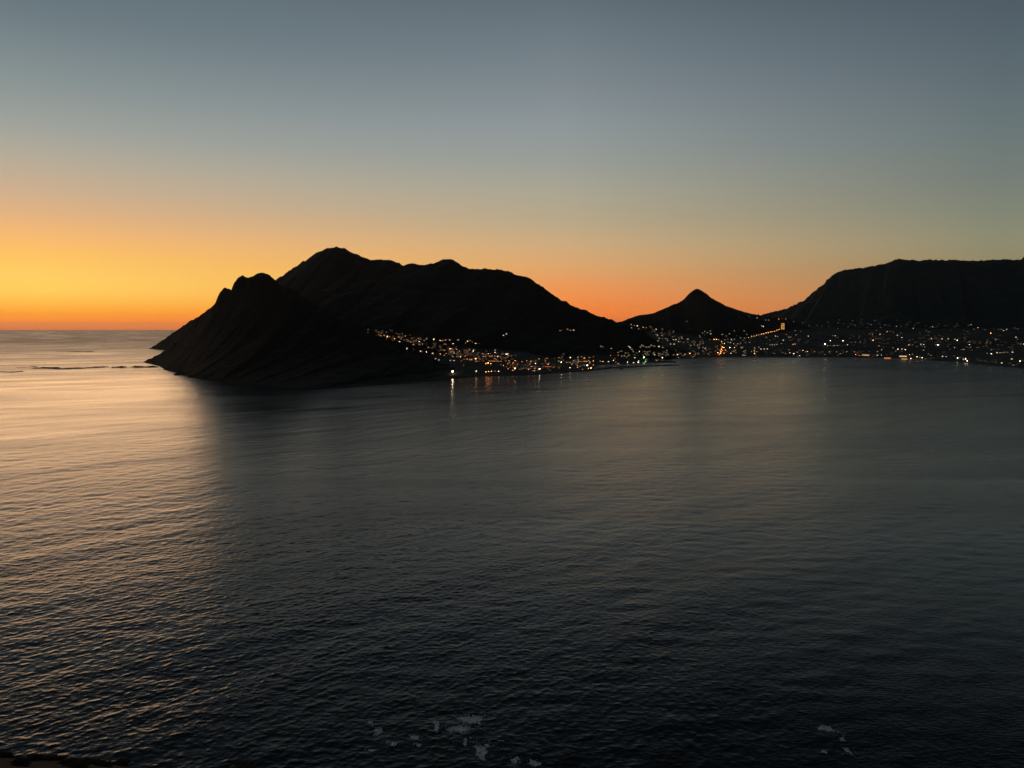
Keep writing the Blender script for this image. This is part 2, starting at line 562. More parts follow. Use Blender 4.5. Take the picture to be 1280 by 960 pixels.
# alpha = sqrt(2*(base + lost)) ; roughness = sqrt(alpha)
m1 = N.new('ShaderNodeMath'); m1.operation = 'MULTIPLY'; L.new(at_.outputs['Fac'], m1.inputs[0]); L.new(mrb.outputs[0], m1.inputs[1])
m2 = N.new('ShaderNodeMath'); m2.operation = 'ADD'; L.new(m1.outputs[0], m2.inputs[0]); m2.inputs[1].default_value = .0006
m3 = N.new('ShaderNodeMath'); m3.operation = 'MULTIPLY'; L.new(m2.outputs[0], m3.inputs[0]); m3.inputs[1].default_value = .2
m4 = N.new('ShaderNodeMath'); m4.operation = 'POWER'; L.new(m3.outputs[0], m4.inputs[0]); m4.inputs[1].default_value = .25
L.new(m4.outputs[0], b.inputs['Roughness'])
# small ripples
mp1 = N.new('ShaderNodeMapping'); mp1.inputs['Rotation'].default_value = (0, 0, math.radians(-28)); mp1.inputs['Scale'].default_value = (.42, 1, 1)
L.new(tc.outputs['Object'], mp1.inputs['Vector'])
n1 = N.new('ShaderNodeTexNoise'); n1.inputs['Scale'].default_value = .75; n1.inputs['Detail'].default_value = 4; n1.inputs['Roughness'].default_value = .55
L.new(mp1.outputs[0], n1.inputs['Vector'])
bp = N.new('ShaderNodeBump'); bp.inputs['Distance'].default_value = .16
L.new(mrb.outputs[0], bp.inputs['Strength'])
L.new(n1.outputs['Fac'], bp.inputs['Height'])
L.new(bp.outputs['Normal'], b.inputs['Normal'])


def water_z(x, y):
    x, y = np.atleast_1d(np.asarray(x, float)), np.atleast_1d(np.asarray(y, float))
    return sea_height(x, y, np.full_like(x, .6))[0]


# ------------------------------------------------------------------ foam off the near rocks
M_foam = noise_mat('sea_foam', [(.7, .71, .7), (.9, .9, .88)], 1.1, rough=.9)

_n, _l = M_foam.node_tree.nodes, M_foam.node_tree.links     # thin froth: the water shows through it in places
_nz = _n.new('ShaderNodeTexNoise'); _nz.inputs['Scale'].default_value = 1.6; _nz.inputs['Detail'].default_value = 6
_tc = _n.new('ShaderNodeTexCoord'); _l.new(_tc.outputs['Object'], _nz.inputs['Vector'])
_mr = _n.new('ShaderNodeMapRange'); _mr.inputs[1].default_value = .36; _mr.inputs[2].default_value = .56
_mr.inputs[3].default_value = .1; _mr.inputs[4].default_value = 1
_l.new(_nz.outputs['Fac'], _mr.inputs[0]); _l.new(_mr.outputs[0], _n['Principled BSDF'].inputs['Alpha'])


def foam(px, py, wpx, hpx, rot, seed, thr, label, lace=1.0):
    cx, cy = sea_at(px, py)
    k = cy / FPX * 1.08
    W = wpx * k / 2
    depth1 = abs(sea_at(px, py - hpx / 2)[1] - sea_at(px, py + hpx / 2)[1]) / 2
    st = max(.11, W / 75)
    R = max(W, depth1) * 1.35
    g = np.arange(-R, R + st, st)
    gx, gy = np.meshgrid(g, g)
    c, s = math.cos(rot), math.sin(rot)
    u = (gx * c + gy * s) / W; v = (-gx * s + gy * c) / depth1
    big = fbm(gx / (W * .9) + seed, gy / (depth1 * .9), seed, 3)
    fine = fbm(gx / 1.1 + seed * 3, gy / 1.7, seed + 5, 4)
    web = fbm(gx / 1.5 + seed, gy / 2.2, seed + 8, 3, True)
    cov = 1.5 - np.hypot(u, v) * 1.3 + (big - .5) * 1.5 + (web - .62) * .9 - thr * .6
    f = np.clip(cov, 0, 1.1) * 1.0 - (fbm(gx / .55 + seed * 3, gy / .8, seed + 5, 3) - .5) * 1.25 - .3 - .1 * (1 - lace)
    thr = 0.0
    P = np.column_stack([(gx + cx).ravel(), (gy + cy).ravel()])
    z = water_z(P[:, 0], P[:, 1])
    V = np.column_stack([P, z + .06])
    n = len(g)
    F = f > 0
    C = F[:-1, :-1] & F[1:, :-1] & F[:-1, 1:] & F[1:, 1:]
    # the largest connected sheet is the patch, the crumbs round it go to the loose flecks
    lab = np.zeros(C.shape, int)
    sizes = [0]
    for a, b in zip(*np.nonzero(C)):
        if lab[a, b]: continue
        k = len(sizes); sizes.append(0)
        todo = [(a, b)]; lab[a, b] = k
        while todo:
            p, q = todo.pop(); sizes[k] += 1
            for dp in (-1, 0, 1):
                for dq in (-1, 0, 1):
                    x_, y_ = p + dp, q + dq
                    if 0 <= x_ < n - 1 and 0 <= y_ < n - 1 and C[x_, y_] and not lab[x_, y_]:
                        lab[x_, y_] = k; todo.append((x_, y_))
    best = int(np.argmax(sizes))
    ll = lab.ravel()
    if best == 0: return None
    for (p, q) in zip(*np.nonzero((lab > 0) & (lab != best))):
        vi = [p * n + q, p * n + q + 1, (p + 1) * n + q + 1, (p + 1) * n + q]
        b0 = len(FLECKS.v)
        FLECKS.v += [tuple(V[t]) for t in vi]; FLECKS.f.append((b0, b0 + 1, b0 + 2, b0 + 3))
    V2 = V.copy(); V2[:, :2] -= (cx, cy)
    o, _ = grid_mesh('foam_patch', V2, n, n, M_foam, True, keep=lambda q: ll == best)
    o.location = (cx, cy, 0)
    tag(o, label, 'foam', 'foam patches on the dark water near the shore')
    return o


FLECKS = MB()
FOAM = [(588, 899, 42, 15, .1, 1, .22, 'largest pale foam patch on dark water near the bottom edge'),
        (574, 912, 30, 12, -.2, 2, .3, 'pale foam patch touching the lower left of the largest foam patch'),
        (602, 940, 18, 22, .2, 3, .25, 'upright pale foam patch just below the largest foam patch'),
        (545, 909, 8, 18, .1, 4, .25, 'narrow upright foam streak left of the largest foam patch'),
        (472, 915, 14, 12, -.3, 5, .28, 'foam patch on the dark water leftmost of the bright ones'),
        (463, 903, 8, 6, 0, 6, .3, 'small foam fleck just above the leftmost foam patch'),
        (519, 923, 12, 8, 0, 7, .3, 'small foam fleck between the leftmost patch and the upright streak'),
        (521, 931, 9, 7, .3, 8, .32, 'small foam fleck under the one between patch and streak'),
        (490, 930, 16, 10, .3, 9, .42, 'thin broken foam patch below the leftmost foam patch'),
        (464, 938, 12, 5, 0, 10, .36, 'thin foam fleck low on the left side of the foam'),
        (643, 951, 13, 8, 0, 11, .28, 'small round foam patch at the bottom edge'),
        (667, 955, 16, 10, 0, 12, .2, 'yellowish foam patch at the bottom edge beside the small round one'),
        (581, 930, 6, 12, .1, 13, .3, 'small upright foam fleck joining two larger foam patches'),
        (609, 932, 10, 6, .2, 14, .34, 'thin foam fleck right of the upright pale foam patch'),
        (1033, 911, 24, 9, -.45, 15, .2, 'long slanting foam streak on black water at the lower right'),
        (1053, 925, 7, 8, -.3, 16, .3, 'small foam fleck at the tail of the slanting foam streak'),
        (1031, 940, 9, 5, 0, 17, .3, 'small foam fleck straight below the slanting foam streak'),
        (1060, 938, 8, 12, .2, 18, .4, 'thin broken foam trail at the lower right below the slanting streak')]
for f in FOAM:
    foam(*f)
tag(FLECKS.build('foam_flecks', M_foam), 'loose crumbs of foam scattered round the foam patches', 'foam', None, 'stuff')

# ------------------------------------------------------------------ rocks awash off the headland
def rock_mass(name, pts, width, height, seed, label, cat, group=None, mat=M_rock, broken=0):
    pts = np.array(pts)
    cx, cy = pts.mean(0)
    st = max(1.2, width / 14)
    x0, y0 = pts.min(0) - width * 1.5; x1, y1 = pts.max(0) + width * 1.5
    xs = np.arange(x0, x1, st); ys = np.arange(y0, y1, st)
    gx, gy = np.meshgrid(xs, ys)
    P = np.column_stack([gx.ravel(), gy.ravel()])
    d, _, _ = seg_dist(P, pts)
    n = fbm(P[:, 0] / (width * .9), P[:, 1] / (width * .9), seed, 5)
    n2 = fbm(P[:, 0] / 9, P[:, 1] / 9, seed + 4, 4, True)
    h = height * ((1.1 - broken) * (1 - d / width) + (n - .5) * (2.2 + 3 * broken) + (n2 - .5) * .7) - np.maximum(d / width - 1, 0) * height * 2
    h = np.maximum(h, -3)
    V = np.column_stack([P - (cx, cy), h])
    o, _ = grid_mesh(name, V, len(ys), len(xs), mat, False, keep=lambda q: h[q].max(1) > -2.5)
    o.location = (cx, cy, 0)
    tag(o, label, cat, group)
    return o


G_R = 'dark rocks awash off the headland'
rock_mass('reef', [sea_at(x, y) for x, y in ((146, 459.4), (170, 459), (188, 459), (206, 458.6))], 20, 3.4, 5, 'thin dark reef running out to sea from the headland tip', 'reef', G_R, M_rock, .55)
rock_mass('reef', [sea_at(x, y) for x, y in ((40, 459), (62, 460.4), (80, 461), (118, 459.3))], 42, 2.4, 8, 'low dark reef in the bright sea left of the headland tip reef', 'reef', G_R, M_rock, .55)
rock_mass('reef', [sea_at(x, y) for x, y in ((-12, 465.5), (8, 465), (20, 464.8))], 24, 2.2, 11, 'low dark reef at the left edge of the sea', 'reef', G_R, M_rock, .55)
rock_mass('reef', [sea_at(x, y) for x, y in ((80, 439.7), (104, 439.7))], 46, 2.2, 14, 'small dark reef farthest out under the orange horizon', 'reef', G_R, M_rock, .55)
rock_mass('sea_rock', [sea_at(x, y) for x, y in ((224, 468.4), (233, 468.6))], 16, 6, 17, 'dark sea rock standing against the foot of the headland', 'rock', G_R)

# ------------------------------------------------------------------ harbour
def rubble_wall(pts, wid, h, label):
    pts = np.array(pts)
    return rock_mass('breakwater', pts, wid, h, 23, label, 'breakwater', None, M_stone)


rubble_wall([sea_at(x, y) for x, y in ((728, 464.4), (745, 462.6), (765, 460), (790, 458.8), (820, 457.4), (846, 456.8))], 11, 3.2, 'long dark stone breakwater closing the harbour basin')
rubble_wall([sea_at(x, y) for x, y in ((818, 453), (830, 453), (842, 452.8))], 16, 5, 'short dark stone mole under the white floodlight inside the breakwater')


def bx_loft(secs):
    v, f = [], []
    n = len(secs[0])
    for s in secs: v += s
    for k in range(len(secs) - 1):
        for i in range(n - 1):
            f.append((k * n + i, k * n + i + 1, (k + 1) * n + i + 1, (k + 1) * n + i))
    f.append(tuple(range(n))[::-1]); f.append(tuple((len(secs) - 1) * n + i for i in range(n)))
    for k in range(len(secs) - 1):
        f.append((k * n + n - 1, k * n, (k + 1) * n, (k + 1) * n + n - 1))
    return v, f


bx, by = sea_at(777, 461.5)
boat = empty('fishing_boat', (bx, by, 0), math.radians(35))
tag(boat, 'dark fishing boat lying off the breakwater', 'boat')
secs = []
for x, w, zt, zb in ((-9, 2.2, 2.4, -.5), (-5, 2.9, 2.0, -1), (0, 3.1, 2.0, -1.1), (5, 2.4, 2.7, -1), (8, 1.2, 3.4, -.6), (10.2, .1, 4.1, .8)):
    secs.append([(x, -w, zt), (x, -w * .8, (zt + zb) / 2), (x, -w * .25, zb), (x, w * .25, zb), (x, w * .8, (zt + zb) / 2), (x, w, zt)])
v, f = bx_loft(secs)
mesh_obj('hull', v, f, M_hull, boat)
cb = MB().box(-6, -1.2, -1.9, 1.9, 1.95, 4.4).box(-4.6, -1.4, -1.6, 1.6, 4.4, 6.6).box(-4.9, -1.1, -1.9, 1.9, 6.6, 6.85)
cb.build('wheelhouse', M_hull, boat)
MB().tube((1.8, 0, 1.9), (1.8, 0, 13), .28, .16).tube((1.8, 0, 4), (7.6, 0, 10), .16, .1).build('mast', M_hull, boat)
MB().tube((-5.2, 0, 6.7), (-5.2, 0, 10.5), .18, .1).build('aerial', M_hull, boat)

# ------------------------------------------------------------------ town lights: lamps, houses and lit buildings
GSTEP = 16.0
_gx, _gy = np.arange(-1900, 5300, GSTEP), np.arange(1900, 7200, GSTEP)
_GX, _GY = np.meshgrid(_gx, _gy)
_GH = ground(np.column_stack([_GX.ravel(), _GY.ravel()])).reshape(_GX.shape)


def ground_fast(x, y):
    u = np.clip((x - _gx[0]) / GSTEP, 0, len(_gx) - 1.001); v = np.clip((y - _gy[0]) / GSTEP, 0, len(_gy) - 1.001)
    i, j = u.astype(int), v.astype(int)
    fu, fv = u - i, v - j
    return (_GH[j, i] * (1 - fu) + _GH[j, i + 1] * fu) * (1 - fv) + (_GH[j + 1, i] * (1 - fu) + _GH[j + 1, i + 1] * fu) * fv


RAYS = np.arange(1950, 7150, 8.0)


def land_on(px, py):
    """where the line of sight through (px, py) first meets the land"""
    r = ray(px, py); r = r / r[1]
    X, Y = RAYS * r[0], RAYS
    h = ground_fast(X, Y)
    z = CAM_H + RAYS * r[2]
    m = (z <= h) & (h > .6)
    if m.any():
        k = int(np.argmax(m))
    else:
        ok = h > .6
        if not ok.any(): return None
        k = int(np.argmin(np.where(ok, np.abs(z - h), 1e9)))
    return X[k], Y[k], float(h[k])


TILES = {
 (455, 405): '62 150 2y;62 105 1y;205 140 1w;195 192 1y;235 192 2y;268 205 1y;322 210 2y;372 217 3w;403 210 2y;360 262 1w;487 250 3o;460 280 1o;545 225 2y;565 212 2y;598 262 1y;567 288 2w;622 212 2y;663 210 2y;735 192 1y;752 237 2y;805 235 1y;735 318 1w;685 403 2w;790 350 1w;795 437 1w;832 268 1y;882 305 3y;870 353 2y;937 350 2y;875 235 1w;908 230 1w;1000 245 1w;907 480 2w;922 450 1w;997 487 3w;1030 397 1w;1098 472 2w;1115 278 3w;1145 403 1w;1145 560 1w;1198 585 1w;1185 430 1w;1217 278 3y;1255 275 1y;1222 497 2w',
 (550, 405): '0 495 2w;50 275 1y;90 265 1y;135 265 1y;158 270 1y;80 343 2y;60 343 1y;100 345 1y;210 325 2w;290 270 1w;160 403 3w;245 400 1o;265 375 1y;215 425 1o;170 470 2w;222 468 2w;195 480 1y;97 493 2y;67 517 2o;185 520 1y;312 452 2y;408 320 2w;440 285 2w;450 272 1w;488 282 2w;515 310 1y;573 320 2w;620 340 1w;465 415 1y;533 447 3w;410 478 2w;430 482 1w;445 490 1w;490 520 1y;327 540 3o;270 538 1y;400 535 2y;385 585 1y;432 578 2y;475 587 2y;505 590 2y;572 583 4o;640 580 2y;605 500 1y;620 535 1y;340 610 1y;165 592 1w;225 590 1w;378 680 1w;683 490 1y;768 482 2w;880 460 2w;882 425 1y;735 528 2o;770 530 1y;800 530 2y;832 527 2w;877 530 2y;920 528 2w;980 508 1y;1060 485 3w;1085 485 2w;740 575 1o;735 650 3o;770 650 4o;813 650 3o;790 605 1o;820 600 1o;860 610 1o;975 612 2y;1105 603 2o;1205 605 2o;975 670 1o;1015 685 2y;1085 655 2o;1170 640 2o;1130 665 1o;1165 680 1o;1200 720 3y;1090 740 2o;1120 710 1o;1060 700 1o;1232 690 1o;1240 650 1o;200 787 5w;578 770 2w;735 790 3o;778 785 3o;823 780 3o;880 770 1w;938 780 3y;975 180 2w;1015 190 2w;1062 183 2w',
 (640, 405): '45 605 2o;68 615 1o;160 622 2y;235 605 2o;300 600 1y;320 608 1y;380 600 2o;432 575 2y;300 645 2y;376 650 3y;403 625 1o;15 645 2o;45 660 1o;195 675 1o;80 690 1o;48 720 3y;15 745 1y;142 725 3y;213 712 2y;268 738 2y;325 765 1y;358 730 2w;360 755 1w;440 748 4w;482 660 3o;535 610 2y;563 562 2y;530 575 1y;578 662 3o;600 645 1y;660 672 2o;620 690 1o;685 560 1y;750 550 2y;750 597 1y;790 635 4y;932 545 3y;1010 588 2w;1057 588 2w;932 630 2y;1010 635 2y;1055 638 2y;960 650 1y;928 715 3w;1048 710 2y;1112 537 2y;1153 557 3o;1130 600 1o;1165 600 1o;1205 610 1y;1237 540 1y;1055 540 1w;1205 682 4w;1245 620 2y;1130 740 2o;1150 665 1y;1270 710 2w;1220 730 2y;770 115 1w;810 115 1w;888 100 1w;935 112 1w;985 105 2w',
 (730, 390): '152 725 2o;45 798 2o;75 790 2y;95 830 2y;148 798 3o;150 850 1y;50 873 3w;115 900 3w;75 915 2y;262 805 2y;303 808 3y;393 800 2w;425 708 2y;480 710 1o;547 712 2y;545 660 1y;470 787 3y;490 760 2o;510 815 2o;550 835 1w;437 588 1w;270 560 1w;300 570 1w;718 560 2w;740 578 2w;765 612 1w;690 665 2y;645 710 1y;705 712 2y;742 710 2y;697 815 3w;795 840 2w;812 735 2w;865 710 1g;875 795 3w;868 840 3w;885 648 2w;945 700 2y;940 650 1y;960 745 5g;990 770 2g;1010 775 1g;985 830 2w;905 575 1w;925 575 1w;955 562 2y;1000 565 1w;1040 577 1w;1075 560 1w;1125 555 1w;1200 562 2w;1130 698 2w;1255 755 4w;1165 815 1y;1195 800 1y;1255 700 1y;1145 820 1y;755 210 2w;805 222 1w;855 222 3w;760 258 1w;875 275 1w;945 265 3y;995 265 1y;1050 260 1y;1060 240 1y;1085 245 1y;1105 298 2y;1152 283 3y;1130 315 1y;1238 335 1w;1178 375 2w;1240 380 1w;1205 425 1y;1252 437 2y;1185 465 1w;1160 410 1y',
 (820, 385): '5 345 2w;280 385 1w;90 400 1w;25 438 2w;50 490 1y;100 500 2y;150 495 1y;185 525 1w;280 508 2w;320 505 2w;410 470 1w;420 490 1w;30 530 1w;358 545 2w;235 580 2w;292 582 2w;45 628 2w;110 650 1w;165 685 2w;270 695 3w;512 503 2w;575 545 1y;625 555 2y;600 590 1y;560 605 1y;665 600 1w;710 545 1w;740 415 2y;780 380 1w;825 395 1w;700 450 1y;780 440 1y;878 420 2w;870 380 1w;860 515 2y;930 520 3o;968 518 3o;1005 515 2o;1050 548 3y;1095 585 4o;1085 650 3o;1060 640 3o;1045 675 3o;1025 690 2o;1110 685 2o;1065 690 2o;1040 720 4o;990 735 3o;1030 745 4o;1010 760 2o;1085 735 2o;1100 730 1o;985 670 1o;980 620 1o;1180 650 4w;1255 645 3w;1200 735 3w;1150 505 2y;1100 510 1y;1208 505 2w;1190 560 1w;1245 575 1w;1060 430 1w;1175 420 1w;785 655 2w;800 690 1y;830 740 2y;770 745 1y;348 748 3y;465 752 3y;542 742 4o;340 775 1r;290 755 1r;380 725 1r;500 765 1r;630 740 2y;675 740 1y;560 775 1y;590 785 1y;620 780 1y;495 225 1w;575 340 1w',
 (910, 385): '180 157 1g;335 150 1y;465 163 2w;600 200 1w;648 200 1w;540 300 3w;565 300 3w;258 375 1w;100 375 1w;140 460 1w;55 503 1w;200 480 1w;270 490 2y;328 482 3y;375 460 2y;415 460 2y;455 448 2y;492 440 2o;530 430 2y;570 420 2y;608 410 2y;648 403 2y;688 395 1o;715 390 1o;750 380 2o;780 367 2o;805 358 2o;830 348 2y;812 190 3o;865 185 1y;925 180 1w;615 470 1w;760 453 2w;795 460 1w;935 430 1w;885 517 2w;1005 470 1y;975 475 1w;1075 365 1w;1170 370 1w;1090 435 1w;1125 510 1w;1050 222 1w;995 155 1o;300 430 1w;40 560 1w;95 575 1w;155 575 1w;200 570 1w;215 655 2w;235 630 1w;425 545 1r;428 652 3o;425 700 3y;425 735 3y;375 710 2y;460 705 1y;240 762 1w;270 762 1w;285 740 1w;495 635 1w;530 660 2w;580 658 2w;630 658 2w;675 595 1w;708 592 1w;745 595 1w;785 585 1w;745 733 1w;870 725 1y;920 735 1y;855 575 1w;1040 595 3o;1075 585 3o;975 680 2w;990 725 2w;1055 735 3w;1145 765 2w;1110 715 1y;1160 700 1y;1200 690 2y;1245 710 2y',
 (1000, 390): '150 222 1w;10 308 1w;130 395 3w;45 180 1w;630 132 1w;610 178 1w;845 148 1w;902 148 1w;1188 140 1w;880 225 1w;770 240 1w;1090 190 1w;1135 207 2w;605 270 1w;525 385 1w;568 385 2w;605 408 1y;575 420 1w;485 475 4w;690 478 4w;400 530 5w;440 550 2w;485 548 2w;525 548 2w;547 548 2w;595 548 2w;633 545 1w;672 545 1w;762 537 3w;720 545 1r;820 488 1y;885 485 1w;965 487 2w;1035 475 2w;1170 467 4o;1215 440 2o;1260 435 2o;1155 340 2y;1160 362 2y;1115 362 2y;1208 345 1o;1275 355 2w;1225 298 1w;325 345 1g;45 625 3y;122 645 3y;235 648 2y;350 648 2y;375 648 1y;468 650 2y;588 648 2w;748 648 2w;645 670 2w;315 680 1y;400 685 1y;870 650 2o;890 690 3o;945 640 2w;950 695 2y;850 675 1o;1180 685 3w;1240 695 2w;1240 640 2w;1265 545 2w;915 660 1o',
 (1090, 390): '128 360 2w;140 430 2o;435 147 1w;390 240 2w;208 215 1w;138 255 1w;243 322 2w;292 310 1w;340 325 1w;405 378 2w;480 410 2w;465 345 1w;375 500 2y;725 182 2w;755 175 1w;660 265 2w;968 238 2w;903 323 1w;865 305 1w;955 430 2w;1120 440 3w;1222 438 2w;1220 390 1y;1030 530 2y;1055 548 4w;785 520 2w;828 525 2w;845 567 1w;828 612 2w;590 533 2w;650 535 1w;600 455 1w;183 575 2y;155 615 2w;335 585 2y;415 597 3w;480 600 2w;537 605 3y;380 630 1w;150 700 2w;600 695 3y;648 683 2y;675 718 2o;722 722 3y;765 740 2y;803 738 3w;858 748 1w;622 745 3w;905 680 1w;945 695 1w;1050 712 1y;1130 718 2w;1245 612 2w;720 555 1y;800 560 1y',
 (1180, 395): '218 155 1w;433 138 2w;390 158 1w;545 195 3w;480 215 1y;620 215 1y;660 222 1y;808 228 2w;870 220 1y;915 215 1w;955 237 2w;1003 220 2w;1130 195 1w;1180 210 1w;750 292 4o;175 385 3w;212 405 4w;338 380 2w;410 418 2y;693 395 3w;685 435 2y;738 432 1y;680 480 1w;828 378 2w;860 378 1w;1150 350 3w;1175 375 1w;1185 455 2w;1230 450 1w;1275 455 2w;410 463 2w;428 505 1w;318 543 2w;290 545 1w;165 515 2y;190 515 1y;545 510 1y;515 515 1y;758 550 1w;690 610 2b;760 608 3w;850 595 2w;900 592 2w;940 590 1w;970 588 1w;1020 588 1w;1098 582 2w;1255 562 1w;38 655 2w;217 690 4w;310 700 2w;345 710 4w;372 738 4w;400 695 1y;1090 693 2w;925 755 2w;1218 730 3w;1260 725 1y;1110 790 1w;1090 535 1y;380 252 1y',
}
LIGHTS = []
for (ox, oy), txt in TILES.items():
    for it in txt.split(';'):
        x, y, bc = it.split()
        LIGHTS.append((ox + float(x) / 12.8, oy + float(y) / 12.8, int(bc[0]), bc[1]))

for i, (px, py, br, c) in enumerate(LIGHTS):
    if 930 < px < 977 and abs(py - (423 - (px - 931) * (10.6 / 44))) < 1.9 and py < 424: br = 3
    if 892 <= px <= 908 and 424.5 <= py <= 445 and c == 'o': br = min(4, br + 1)
    if px > 1000 and br == 1: br = 0
    if px > 1000 and br == 2 and i % 5 < 2: br = 1
    if c == 'w' and br < 3 and px > 860 and i % 5 == 0: c = 'y'
    if c == 'w' and br < 4 and px < 760 and (i * 5) % 7 < 4: c = 'y'
    if c == 'y' and br < 3 and px < 720 and i % 3 == 0: c = 'o'
    LIGHTS[i] = (px, py, br, c)
for k in range(9):                            # the lamps stand closer together at the top of the road
    LIGHTS.append((952 + 2.6 * k + (k * 7 % 5) * .25, 418.2 - .63 * k + (k * 3 % 4) * .18, 3, 'o'))
# prototypes ---------------------------------------------------------------
STRENGTH = {0: .6, 1: 1.3, 2: 3.2, 3: 7.5, 4: 18.0, 5: 60.0}
_lamp_mesh, _house_mesh = {}, {}


def lamp_meshes(c, br):
    if (c, br) not in _lamp_mesh:
        hgt = 8 if br < 4 else 13
        r = {0: .9, 1: .95, 2: 1.1, 3: 1.3, 4: 1.6, 5: 1.9}[br]
        pole = MB().tube((0, 0, -3), (0, 0, hgt), .16, .1).tube((0, 0, hgt - .1), (0, -1.2, hgt + .3), .09, .07).build('pole', M_metal)
        lum = MB().lathe([(.25 * r, -r * .75), (.8 * r, -r * .45), (r, 0), (.8 * r, r * .4), (.3 * r, r * .6)], 8)
        lum.v = [(x, y - 1.2, z + hgt + .2 - r * .2) for x, y, z in lum.v]
        lo = lum.build('luminaire', emit_mat(c, STRENGTH[br], br >= 2))
        _lamp_mesh[(c, br)] = (pole.data, lo.data)
        bpy.data.objects.remove(pole); bpy.data.objects.remove(lo)
    return _lamp_mesh[(c, br)]


def house_meshes(c, br, var):
    if (c, br, var) not in _house_mesh:
        W, D, Hh = [(11, 8, 3.2), (9, 7.5, 5.6), (14, 8.5, 3.3)][var]
        wl = MB().box(-W / 2, W / 2, -D / 2, D / 2, -4, Hh)
        # gable walls
        b0 = len(wl.v)
        wl.v += [(-W / 2 + .003, -D / 2, Hh), (-W / 2 + .003, D / 2, Hh), (-W / 2 + .003, 0, Hh + 1.9), (W / 2 - .003, -D / 2, Hh), (W / 2 - .003, D / 2, Hh), (W / 2 - .003, 0, Hh + 1.9)]
        wl.f += [(b0, b0 + 2, b0 + 1), (b0 + 3, b0 + 4, b0 + 5)]
        wo = wl.build('wall', M_wall)
        ro = MB().gable(-W / 2, W / 2, -D / 2, D / 2, Hh, Hh + 2.0).build('roof', M_roof)
        wn = []
        spots = [[(-1.2, 1.9), (1.3, 1.9)], [(-.7, 1.8), (.9, 4.3)], [(-1.6, 1.9), (.7, 1.9)]][var]
        for (x, z) in spots:
            o = MB().box(x - .95, x + .95, -D / 2 - .06, -D / 2 + .04, z - .7, z + .75).build('window', emit_mat(c, STRENGTH[br] * 1.2, False))
            wn.append(o.data)
            bpy.data.objects.remove(o)
        _house_mesh[(c, br, var)] = (wo.data, ro.data, wn)
        bpy.data.objects.remove(wo); bpy.data.objects.remove(ro)
    return _house_mesh[(c, br, var)]


def link_part(name, data, parent):
    o = bpy.data.objects.new(name, data)
    COL.objects.link(o)
    o.parent = parent
    return o


CN = {'w': 'white', 'y': 'warm yellow', 'o': 'orange', 'r': 'red', 'g': 'green', 'b': 'blue'}
BN = {0: 'faint', 1: 'faint', 2: 'small', 3: 'bright', 4: 'glaring', 5: 'glaring'}


def zone(x, y):
    if 620 < x < 650 and y < 422: return 'halfway up the black ridge above the village'
    if 690 < x < 722 and y < 418: return 'high on the black ridge right of the village'
    if x < 505: return 'at the upper left end of the hillside village'
    if x < 545: return 'in the upper left half of the hillside village'
    if x < 600 and y > 460: return 'on the shore below the hillside village'
    if x < 585: return 'in the middle of the hillside village'
    if x < 652 and y > 463: return 'on the waterfront below the hillside village'
    if x < 622: return 'in the lower right half of the hillside village'
    if x < 652: return 'at the right end of the hillside village'
    if x < 705: return 'in the dense harbour settlement left of the quay'
    if x < 750: return 'on the harbour quay at the root of the breakwater'
    if x < 790 and y > 425: return 'behind the harbour basin inside the breakwater'
    if x < 860 and y > 428: return 'on the shore behind the end of the breakwater'
    if x < 815: return 'at the top of the saddle left of the pointed hill'
    if x < 860: return 'on the slope dropping from the saddle below the pointed hill'
    if x < 895: return 'on the low ground below the pointed hill'
    if x < 925 and y < 432: return 'above the curved orange street'
    if x < 925: return 'near the beach end of the curved orange street'
    if x < 995 and y < 405: return 'high in the notch around the lit tower'
    if x < 995 and y < 428: return 'around the rising lamp road'
    if x < 1000: return 'behind the middle of the beach'
    if x < 1070 and y > 436: return 'along the beach front right of the middle'
    if x < 1070 and y > 422: return 'around the white floodlights'
    if x < 1070: return 'on the dim slope above the white floodlights'
    if x < 1105 and y > 436: return 'around the long lit beach building'
    if x < 1105 and y < 410: return 'at the top of the dim suburb under the flat mountain'
    if x < 1105: return 'around the orange light in the suburb'
    if x < 1170 and y > 434: return 'around the golden beachfront restaurant'
    if x < 1170 and y < 415: return 'on the upper slope right of the orange light'
    if x < 1170: return 'on the middle slope above the golden beachfront restaurant'
    if x < 1215 and y > 440: return 'on the shore at the right end of the beach'
    if x < 1215: return 'on the right slope above the end of the beach'
    if y < 415: return 'on the upper slope at the far right'
    if y < 432: return 'on the middle slope at the far right'
    return 'on the low headland at the far right'


